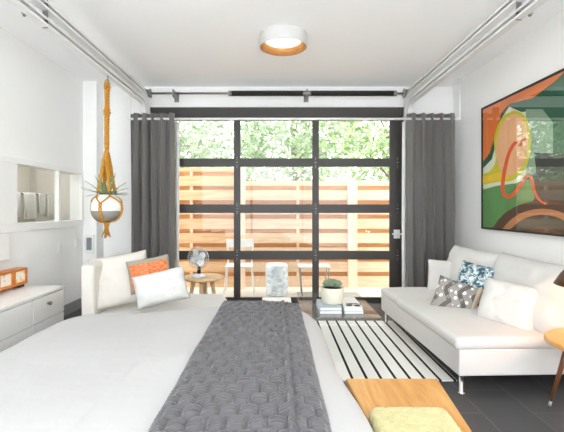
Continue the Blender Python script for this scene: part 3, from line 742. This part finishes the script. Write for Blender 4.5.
# side table and lamp by the sofa
st = thing('side_table', 'small wooden side table on tapered walnut legs beside the sofa', 'side table', (1.79, 2.27, 0))
bm = new(); lathe(bm, [(0, .425), (.245, .425), (.262, .435), (.262, .452), (.255, .46), (0, .46)], seg=56); obj('tabletop', bm, M['oak'], st, True).modifiers.new('e', 'EDGE_SPLIT').split_angle = .6
for a in (122, 32, -58, -148):
    c_, s_ = math.cos(math.radians(a)), math.sin(math.radians(a))
    bm = new(); tube(bm, [(.25 * c_, .25 * s_, .03), (.15 * c_, .15 * s_, .426)], [.009, .018], 14); l = obj('leg', bm, M['walnut'], st, True)
    bm = new(); tube(bm, [(.257 * c_, .257 * s_, .0), (.255 * c_, .255 * s_, .008), (.249 * c_, .249 * s_, .034)], [.014, .012, .0105], 14); obj('ferrule', bm, M['steel'], l, True)['label'] = 'metal foot ferrule'
lm = thing('table_lamp', 'lit table lamp with a bronze shade on the wooden side table', 'table lamp', (1.80, 2.27, .46))
bm = new(); lathe(bm, [(0, 0), (.085, 0), (.085, .012), (.02, .022), (.012, .03), (.012, .40), (0, .40)], seg=32); obj('lamp_base', bm, M['brown'], lm, True)
bm = new(); lathe(bm, [(.225, .305), (.19, .365), (.12, .44), (.04, .47), (0, .472)], seg=48); o = obj('lamp_shade', bm, M['brown'], lm, True); q = o.modifiers.new('t', 'SOLIDIFY'); q.thickness = .004
bm = new(); lathe(bm, [(0, .30), (.02, .31), (.03, .335), (.022, .365), (0, .375)], seg=20); obj('bulb', bm, M['bulb'], lm, True)

# ------------------------------------------------------------------ left corner: chaise, pillows, table, fan, dresser
ch = thing('chaise', 'low white upholstered chaise between the bed and the left curtain', 'chaise')
softbox('chaise_base', (-1.50, -.62, 3.15, 3.98, .10, .29), M['sofa'], ch, .02, 5, .003, 8)
sc2 = softbox('seat_cushion', (-1.42, -.45, 3.14, 3.985, .285, .372), M['linen'], ch, .04, 6, .008)
for v in sc2.data.vertices:                        # its free end is rounded
    w_ = abs(v.co.y - 3.5625) / .4225; v.co.x -= .16 * min(1, w_) ** 4 * max(0, (v.co.x + .95) / .5)
softbox('backrest', (-1.512, -1.41, 3.15, 3.98, .285, .76), M['cream'], ch, .03, 7, .004)
for x in (-1.45, -.70):
    for y in (3.22, 3.90):
        bm = new(); tube(bm, [(x, y, 0), (x, y, .102)], .016, 12); obj('leg', bm, M['chrome'], ch, True)
o = pillow('throw_pillow', .46, .43, .14, M['cream'], at(121, 279.5, 3.36), (.30, -1, .40), (0, 0, 1), math.radians(-9), None, 8, .05); tag(o, 'large cream square pillow against the chaise backrest', 'pillow')
o = pillow('throw_pillow', .335, .27, .10, M['orange'], at(150, 274, 3.30), (.25, -1, .35), (0, 0, 1), math.radians(-10), None, 9, .05); tag(o, 'orange tufted pillow with grey borders on the chaise', 'pillow')
o = pillow('throw_pillow', .40, .27, .12, M['linen'], at(161, 287.5, 3.21), (.22, -1, .5), (0, 0, 1), math.radians(-12), None, 10, .04); tag(o, 'white rectangular pillow in front of the orange pillow', 'pillow')

wt = thing('stool_table', 'small round pale wood table carrying the fan by the left curtain', 'side table', (-.79, 4.40, 0))
bm = new(); lathe(bm, [(0, .435), (.20, .435), (.214, .442), (.216, .462), (.208, .47), (.198, .466), (0, .466)], seg=56); obj('tabletop', bm, M['oaklight'], wt, True)
for a in (200, 270, 340, 90):
    c_, s_ = math.cos(math.radians(a)), math.sin(math.radians(a))
    bm = new(); tube(bm, [(.19 * c_, .19 * s_, 0), (.10 * c_, .10 * s_, .436)], [.016, .025], 14); obj('leg', bm, M['oaklight'], wt, True)
fn = thing('desk_fan', 'silver desk fan with wire cage on the round wood table', 'fan', (-.835, 4.36, .468), math.radians(-14))
bm = new(); lathe(bm, [(0, 0), (.075, 0), (.078, .008), (.06, .022), (.025, .035), (0, .037)], seg=36); obj('base', bm, M['silver'], fn, True)
bm = new(); tube(bm, [(0, .01, .03), (0, .015, .09), (0, .02, .13)], [.024, .016, .02], 14); obj('stem', bm, M['black'], fn, True)
hc = Vector((0, 0, .20))
bm = new(); tube(bm, [hc + Vector((0, .085, 0)), hc + Vector((0, .07, 0)), hc + Vector((0, .02, 0)), hc], [.022, .036, .036, .02], 18); obj('motor_housing', bm, M['silver'], fn, True)
bm = new()
for k in range(4):
    a = PI / 2 * k + .5
    g_ = []
    for i in range(7):
        r = .018 + .075 * i / 6; w = .010 + .034 * math.sin(PI * min(1, .15 + i / 6 * .8))
        row = []
        for j in range(5):
            v = (j / 4 * 2 - 1) * w; ca, sa = math.cos(a), math.sin(a)
            row.append(bm.verts.new(hc + Vector((r * ca - v * sa, -.012 + v * .45, r * sa + v * ca))))
        g_.append(row)
    for p_, q_ in zip(g_, g_[1:]):
        for j in range(4): bm.faces.new((p_[j], p_[j + 1], q_[j + 1], q_[j]))
o = obj('fan_blades', bm, M['silver'], fn, True); q = o.modifiers.new('t', 'SOLIDIFY'); q.thickness = .002
bm = new()
def ring(c, r, th_):
    pts = [c + Vector((r * math.cos(2 * PI * k / 40), 0, r * math.sin(2 * PI * k / 40))) for k in range(41)]; tube(bm, pts, th_, 6)
ring(hc + Vector((0, -.005, 0)), .118, .004); ring(hc + Vector((0, -.05, 0)), .06, .002); ring(hc + Vector((0, -.058, 0)), .024, .003); ring(hc + Vector((0, .04, 0)), .08, .002)
for k in range(26):
    a = 2 * PI * k / 26; c_, s_ = math.cos(a), math.sin(a)
    tube(bm, [hc + Vector((r * c_, y, r * s_)) for r, y in ((.022, -.058), (.06, -.052), (.10, -.035), (.118, -.005), (.10, .025), (.04, .045))], .0014, 4)
obj('cage', bm, M['chrome'], fn, True)

dr = thing('dresser', 'white lacquered low dresser with drawers by the left wall', 'dresser', (0, 0, 0))
DX, DYE = -1.90, 3.66
bx('carcass', (XL + .02, DX - .02, 2.30, DYE - .002, .06, .485), M['white'], dr, .003)
bx('top', (XL + .015, DX + .004, 2.29, DYE + .004, .485, .508), M['white'], dr, .004)
bx('plinth', (XL + .05, DX - .05, 2.34, DYE - .04, 0, .06), M['white'], dr)
for (ya, yb) in ((3.20, DYE - .004), (2.75, 3.194), (2.30, 2.744)):
    for (za, zb) in ((.285, .478), (.07, .279)):
        f = bx('drawer', (DX - .02, DX, ya, yb, za, zb), M['white'], dr, .003)
        if ya < 3.1: continue
        bm = new(); c_ = Vector((DX, (ya + yb) / 2 - .03, (za + zb) / 2 + .03)); tube(bm, [c_, c_ + Vector((.012, 0, 0)), c_ + Vector((.016, 0, 0)), c_ + Vector((.03, 0, 0))], [.008, .008, .017, .015], 16); obj('knob', bm, M['steel'], f, True)['label'] = 'round steel knob'
of = thing('photo_box', 'orange wooden box with a row of framed white squares on the dresser', 'photo box', (0, 0, 0))
bm = new(); ox0, ox1, oz0, oz1 = -2.31, -2.215, .535, .675
box(bm, ox0, ox1 - .02, 3.02, 3.64, oz0, oz1)
cells = [(3.478, 3.622), (3.284, 3.436), (3.08, 3.242)]
ys = [3.02, 3.08, 3.242, 3.284, 3.436, 3.478, 3.622, 3.64]
for a, b in zip(ys[::2], ys[1::2]): box(bm, ox1 - .02, ox1, a, b, oz0, oz1)
for a, b in cells: box(bm, ox1 - .02, ox1, a, b, oz0, oz0 + .022); box(bm, ox1 - .02, ox1, a, b, oz1 - .02, oz1)
obj('wooden_case', bm, M['orangewood'], of)
pk = N('white_card_yellow_mark'); p_ = pk.new('BsdfPrincipled', i_Roughness=.6); pk.link(p_.outputs[0], pk.out.inputs[0]); tcn = pk.new('TexCoord'); nzn = pk.new('TexNoise', i_Scale=22.0); pk.link(tcn.outputs['Object'], nzn.inputs['Vector'])
pk.link(pk.mix(pk.math('GREATER_THAN', nzn.outputs[0], .6), srgb(244, 240, 226), srgb(236, 206, 120)), p_.inputs['Base Color'])
for a, b in cells: bx('picture_card', (ox1 - .019, ox1 - .012, a, b, oz0 + .022, oz1 - .02), pk.m, of)
for y in (3.10, 3.58): bx('foot', (ox0 + .01, ox1 - .01, y - .03, y + .03, .508, oz0), M['black'], of)

bm_ = thing('floor_box', 'low white box on the floor by the garage door, just beyond the bed', 'box', (-.005, 4.62, 0))
bx('box_body', (-.155, .155, -.13, .13, 0, .135), M['white'], bm_, .006); bx('lid', (-.165, .165, -.14, .14, .135, .165), M['white'], bm_, .006)

# hanging planter
HX, HY = -1.615, 3.90
mh = thing('macrame_hanger', 'mustard macrame plant hanger hooked to the left door track', 'plant hanger')
bm = new(); tube(bm, [(HX + .005, HY, 2.475), (HX + .005, HY, 2.40)], .006, 8); pts = [(HX + .018 * math.sin(a), HY, 2.40 + .02 - .02 * math.cos(a) - .02) for a in [PI * k / 8 for k in range(0, 13)]]; tube(bm, pts, .005, 8); obj('hook', bm, M['steel'], mh, True)
def braid(bm, a, b, r, turns, th_, strands=3, bulge=None):
    a, b = Vector(a), Vector(b); d_ = (b - a); L = d_.length; d_.normalize(); u = d_.orthogonal().normalized(); v = d_.cross(u); n = int(turns * 12)
    for s_ in range(strands):
        P = []
        for k in range(n + 1):
            t = k / n; q = 2 * PI * (turns * t + s_ / strands); rr = r * (bulge(t) if bulge else 1)
            P.append(a + d_ * L * t + (u * math.cos(q) + v * math.sin(q) * .7) * rr)
        tube(bm, P, th_, 6)
top = Vector((HX, HY, 2.40)); knot = Vector((HX - .005, HY, 1.76))
bm = new(); braid(bm, top, knot, .014, 7, .0115, 3, lambda t: 1 + .9 * math.exp(-((t - .45) / .05) ** 2) + .6 * math.exp(-((t - .08) / .05) ** 2)); obj('top_braid', bm, M['rope'], mh, True)
pc = Vector((HX - .005, HY, 1.20)); rp = .140
cord_angles = [math.radians(q) for q in (52, 128, 232, 308)]
bot = pc + Vector((0, 0, -.150))
def on_pot(a, el, e=.007): return pc + Vector(((rp + e) * math.cos(el) ** .72 * math.cos(a), (rp + e) * math.cos(el) ** .72 * math.sin(a), (rp * .92 + e) * math.sin(el)))
for a in cord_angles:
    rim = pc + Vector((.085 * math.cos(a), .085 * math.sin(a), .155))
    bm = new(); braid(bm, knot, rim, .014, 5, .0100, 3, lambda t: .55 + .45 * math.sin(PI * min(1, t * 1.6)))
    obj('side_braid', bm, M['rope'], mh, True)
    bm = new()
    for s_ in (-1, 1):
        tgt = PI / 2 * (math.floor(a / (PI / 2)) + (1 if s_ > 0 else 0))
        P = [rim, rim.lerp(on_pot(a, math.radians(56)), .6)] + [on_pot(a + (tgt - a) * t, math.radians(56 - 38 * t)) for t in [k / 7 for k in range(8)]]
        tube(bm, P, .0068, 6)
    obj('net_cord', bm, M['rope'], mh, True)
bm = new()
for k in range(4):
    a = PI / 2 * k
    for off in (-.06, .06):
        P = [on_pot(a + off * (1 + .3 * math.sin(i * 2.4)), math.radians(18 - 100 * i / 14)) for i in range(15)] + [bot]
        tube(bm, P, .0075, 6)
obj('front_band', bm, M['rope'], mh, True)
bm = new()
tube(bm, [bot + Vector((0, 0, .03)), bot + Vector((0, 0, 0)), bot + Vector((0, 0, -.03))], [.02, .026, .02], 12)
for k in range(34):
    a = random.uniform(0, 2 * PI); r = random.uniform(0, .018); L = random.uniform(.09, .14)
    tube(bm, [bot + Vector((r * math.cos(a), r * math.sin(a), -.02)), bot + Vector((r * 1.3 * math.cos(a), r * 1.3 * math.sin(a), -.06)), bot + Vector((r * 3 * math.cos(a) + random.uniform(-.01, .01), r * 2 * math.sin(a), -L))], .0032, 4)
obj('tassel', bm, M['rope'], mh, True)
hp = thing('hanging_plant', 'spiky green plant in a round white and grey hanging pot', 'potted plant', pc)
def pz(el): return (rp * math.cos(el) ** .72, rp * .92 * math.sin(el))
bm = new()
prof = [pz(math.radians(e)) for e in range(-12, 62, 6)]; r_, z_ = prof[-1]
lathe(bm, prof + [(r_, z_ + .014), (r_ - .008, z_ + .014), (r_ - .008, z_ - .02), (0, z_ - .02)], seg=48); obj('pot', bm, M['potwhite'], hp, True)
bm = new(); lathe(bm, [(0, pz(math.radians(-72))[1])] + [pz(math.radians(e)) for e in range(-72, -10, 6)], seg=48); obj('pot_base', bm, M['potgrey'], hp, True)['label'] = 'grey dipped lower half'
bm = new(); lathe(bm, [(0, z_ + .002), (r_ - .01, z_)], seg=30); obj('soil', bm, M['soil'], hp, True)
bm = new()
for k in range(26):
    a = 2 * PI * k / 26 + random.uniform(-.15, .15); el = random.uniform(.3, 1.35); L = random.uniform(.17, .27); b0 = Vector((.02 * math.cos(a), .02 * math.sin(a), z_))
    dv = Vector((math.cos(a) * math.cos(el), math.sin(a) * math.cos(el), math.sin(el))); sv = Vector((-math.sin(a), math.cos(a), 0)); row = []
    for j in range(7):
        t = j / 6; p = b0 + dv * L * t + Vector((0, 0, -.06 * t * t * math.cos(el))); w = .017 * (1 - t) ** .7 + .0005
        row.append((bm.verts.new(p - sv * w), bm.verts.new(p + Vector((0, 0, -.004)) ), bm.verts.new(p + sv * w)))
    for p_, q_ in zip(row, row[1:]): bm.faces.new((p_[0], p_[1], q_[1], q_[0])); bm.faces.new((p_[1], p_[2], q_[2], q_[1]))
obj('leaves', bm, M['leafdark'], hp, True)

# ------------------------------------------------------------------ outdoors
FY = 6.2; gaps = [1.503 + .217 * k for k in range(-6, 2)]
def fence(name, x0, x1, ztop_, label, posts, bmat='cedar', batt=()):
    r = thing(name, label, 'fence', group='cedar fence beyond the door')
    bm = new(); edges = [-.0] + [z for g_ in gaps for z in (g_ - .033, g_ + .033) if g_ + .033 < ztop_ - .03] + [ztop_]
    for a, b in zip(edges[::2], edges[1::2]): box(bm, x0, x1, FY, FY + .02, a, b)
    obj('board_panel', bm, M[bmat], r)
    bm = new()
    for g_ in gaps:
        if g_ + .05 < ztop_: box(bm, x0, x1, FY + .06, FY + .08, g_ - .075, g_ + .075)
    obj('rear_boards', bm, M['cedarshaded'], r)
    for (a, b, pt_) in posts: bx('post', (a, b, FY - .03, FY + .075, -.02, pt_), M['cedarpost'], r)
    for x in batt: bx('batten', (x - .02, x + .02, FY + .02, FY + .06, 0, ztop_ - .02), M['cedarpost'], r)
fx = lambda p: (p - VX) / (FPX / FY)
fence('cedar_fence', -2.6, fx(239), 1.81, 'taller run of horizontal cedar boards outside the left panes', [(fx(239), fx(245), 1.83)], 'cedar', [-2.3, fx(150), fx(191)])
fence('cedar_fence', fx(245), 3.2, 1.605, 'lower run of horizontal cedar boards outside the right panes, colour paled for daylight', [(fx(348), fx(357), 1.60), (2.6, 2.7, 1.62)], 'cedarwashed', [fx(298), 1.75, 2.2])

gs = tag(obj('garden_stool', (lambda b: (lathe(b, [(0, 0), (.135, 0), (.152, .02), (.158, .12), (.158, .32), (.150, .42), (.138, .437), (0, .44)], seg=44), b)[1])(new()), M['stool'], smooth=True), 'round pale blue and white drum stool on the patio', 'garden stool'); gs.location = (-.003, 5.76, -.02)
def patio_chair(x, y, rz):
    r = thing('patio_chair', 'white metal patio chair with a flat back bar outside the door', 'chair', (x, y, -.02), rz)
    bx('seat', (-.19, .19, -.18, .18, .40, .418), M['gardenwhite'], r, .005)
    bx('backrest', (-.20, .20, .19, .205, .645, .765), M['gardenwhite'], r, .005)
    for sx in (-1, 1):
        bm = new(); tube(bm, [(sx * .21, -.20, 0), (sx * .17, -.16, .40)], .008, 8); obj('leg', bm, M['gardenwhite'], r, True)
        bm = new(); tube(bm, [(sx * .21, .22, 0), (sx * .17, .17, .40), (sx * .185, .205, .75)], .008, 8); obj('leg', bm, M['gardenwhite'], r, True)
patio_chair(-.53, 5.80, .05)
r = thing('patio_table', 'low wire-legged white patio table seen behind the coffee table', 'table', (.52, 5.80, -.02))
bx('table_top', (-.22, .22, -.16, .16, .395, .41), M['gardenwhite'], r, .004)
for sx in (-1, 1):
    for sy_ in (-1, 1):
        bm = new(); tube(bm, [(sx * .17, sy_ * .13, 0), (sx * .20, sy_ * .14, .395)], .008, 8); obj('leg', bm, M['steel'], r, True)

def tree(x, y, h, w, m, n, label, seed, z0=.9):
    rnd = random.Random(seed); r = thing('tree', label, 'tree', (x, y, 0), group='leafy trees beyond the fence')
    bm = new(); tube(bm, [(0, 0, -.05), (.05, 0, h * .35), (-.05, .03, h * .8)], [.09, .07, .02], 8)
    for k in range(5):
        a = rnd.uniform(0, 2 * PI); tube(bm, [(.03, 0, h * (.3 + .08 * k)), (.5 * w * math.cos(a), .4 * w * math.sin(a), h * (.45 + .1 * k))], [.03, .008], 6)
    obj('trunk', bm, M['bark'], r, True)
    bm = new(); cl_ = []
    for k in range(46):
        while True:
            p = Vector((rnd.uniform(-1, 1), rnd.uniform(-1, 1), rnd.uniform(-1, 1)))
            if p.length < 1: break
        cl_.append((Vector((p.x * w, p.y * w * .7, (z0 + h) / 2 + p.z * (h - z0) / 2)), rnd.uniform(.22, .5)))
    for k in range(n):
        c_, s_ = cl_[k % len(cl_)]
        p = c_ + Vector((rnd.gauss(0, s_), rnd.gauss(0, s_), rnd.gauss(0, s_ * .8)))
        d_ = Vector((rnd.gauss(0, 1), rnd.gauss(0, 1), rnd.gauss(-.3, .7))).normalized(); e = d_.orthogonal().normalized(); e.rotate(Matrix.Rotation(rnd.uniform(0, PI), 3, d_))
        L = rnd.uniform(.05, .11); W = L * .32
        vs = [bm.verts.new(p - d_ * L), bm.verts.new(p + e * W), bm.verts.new(p + d_ * L), bm.verts.new(p - e * W)]
        bm.faces.new(vs)
    obj('crown', bm, M[m], r)
tree(-2.1, 8.4, 4.4, 1.5, 'leafB', 5200, 'pale grey-green tree beyond the fence at the left panes', 1)
tree(.35, 8.8, 4.6, 1.5, 'leafA', 5200, 'pale green tree beyond the fence behind the centre panes', 2)
tree(2.3, 8.1, 4.4, 1.4, 'leafC', 5200, 'fresh green tree with larger gaps beyond the fence at the right panes', 3)
tree(-3.9, 10.5, 5.0, 1.9, 'leafC', 4200, 'green tree far behind the left end of the fence', 4)
tree(-.8, 10.8, 5.2, 1.9, 'leafB', 4200, 'grey-green tree standing in the gap between nearer trees', 5)
tree(4.6, 10.2, 5.0, 1.9, 'leafA', 4200, 'pale tree far behind the right end of the fence', 6)

# ------------------------------------------------------------------ light
w = bpy.data.worlds.new('sky'); bpy.context.scene.world = w; w.use_nodes = True
w.node_tree.nodes['Background'].inputs[0].default_value = (.925, .965, 1.0, 1); w.node_tree.nodes['Background'].inputs[1].default_value = 2.7
def lamp(name, kind, loc, rot, energy, col, **kw):
    l = bpy.data.lights.new(name, kind); l.energy = energy; l.color = col
    for k_, v in kw.items(): setattr(l, k_, v)
    o = bpy.data.objects.new(name, l); C.objects.link(o); o.location = loc; o.rotation_euler = rot; return o
lamp('table_lamp_light', 'POINT', (1.80, 2.27, .76), (0, 0, 0), 6.5, (1, .45, .14), shadow_soft_size=.03)

lamp('alcove_fill_light', 'POINT', (XL - .3, 4.2, 1.84), (0, 0, 0), 2.2, (.95, .97, 1), shadow_soft_size=.03)  # added fill lamp without any fitting, brightens the enclosed alcove
# ------------------------------------------------------------------ camera and view
cam = bpy.data.cameras.new('camera'); co = bpy.data.objects.new('camera', cam); C.objects.link(co)
cam.sensor_width = 36; cam.lens = FPX / 564 * 36; co.location = (0, 0, H); co.rotation_euler = (PI / 2, 0, 0)
cam.shift_x = (282 - VX) / 564; cam.shift_y = (VY - 216) / 564; cam.clip_start = .02
sc_ = bpy.context.scene; sc_.camera = co
sc_.cycles.max_bounces = 16; sc_.cycles.diffuse_bounces = 9; sc_.cycles.transparent_max_bounces = 24
vs_ = sc_.view_settings; vs_.view_transform = 'Standard'; vs_.look = 'None'; vs_.gamma = 1; vs_.use_curve_mapping = False; vs_.exposure = 1.24
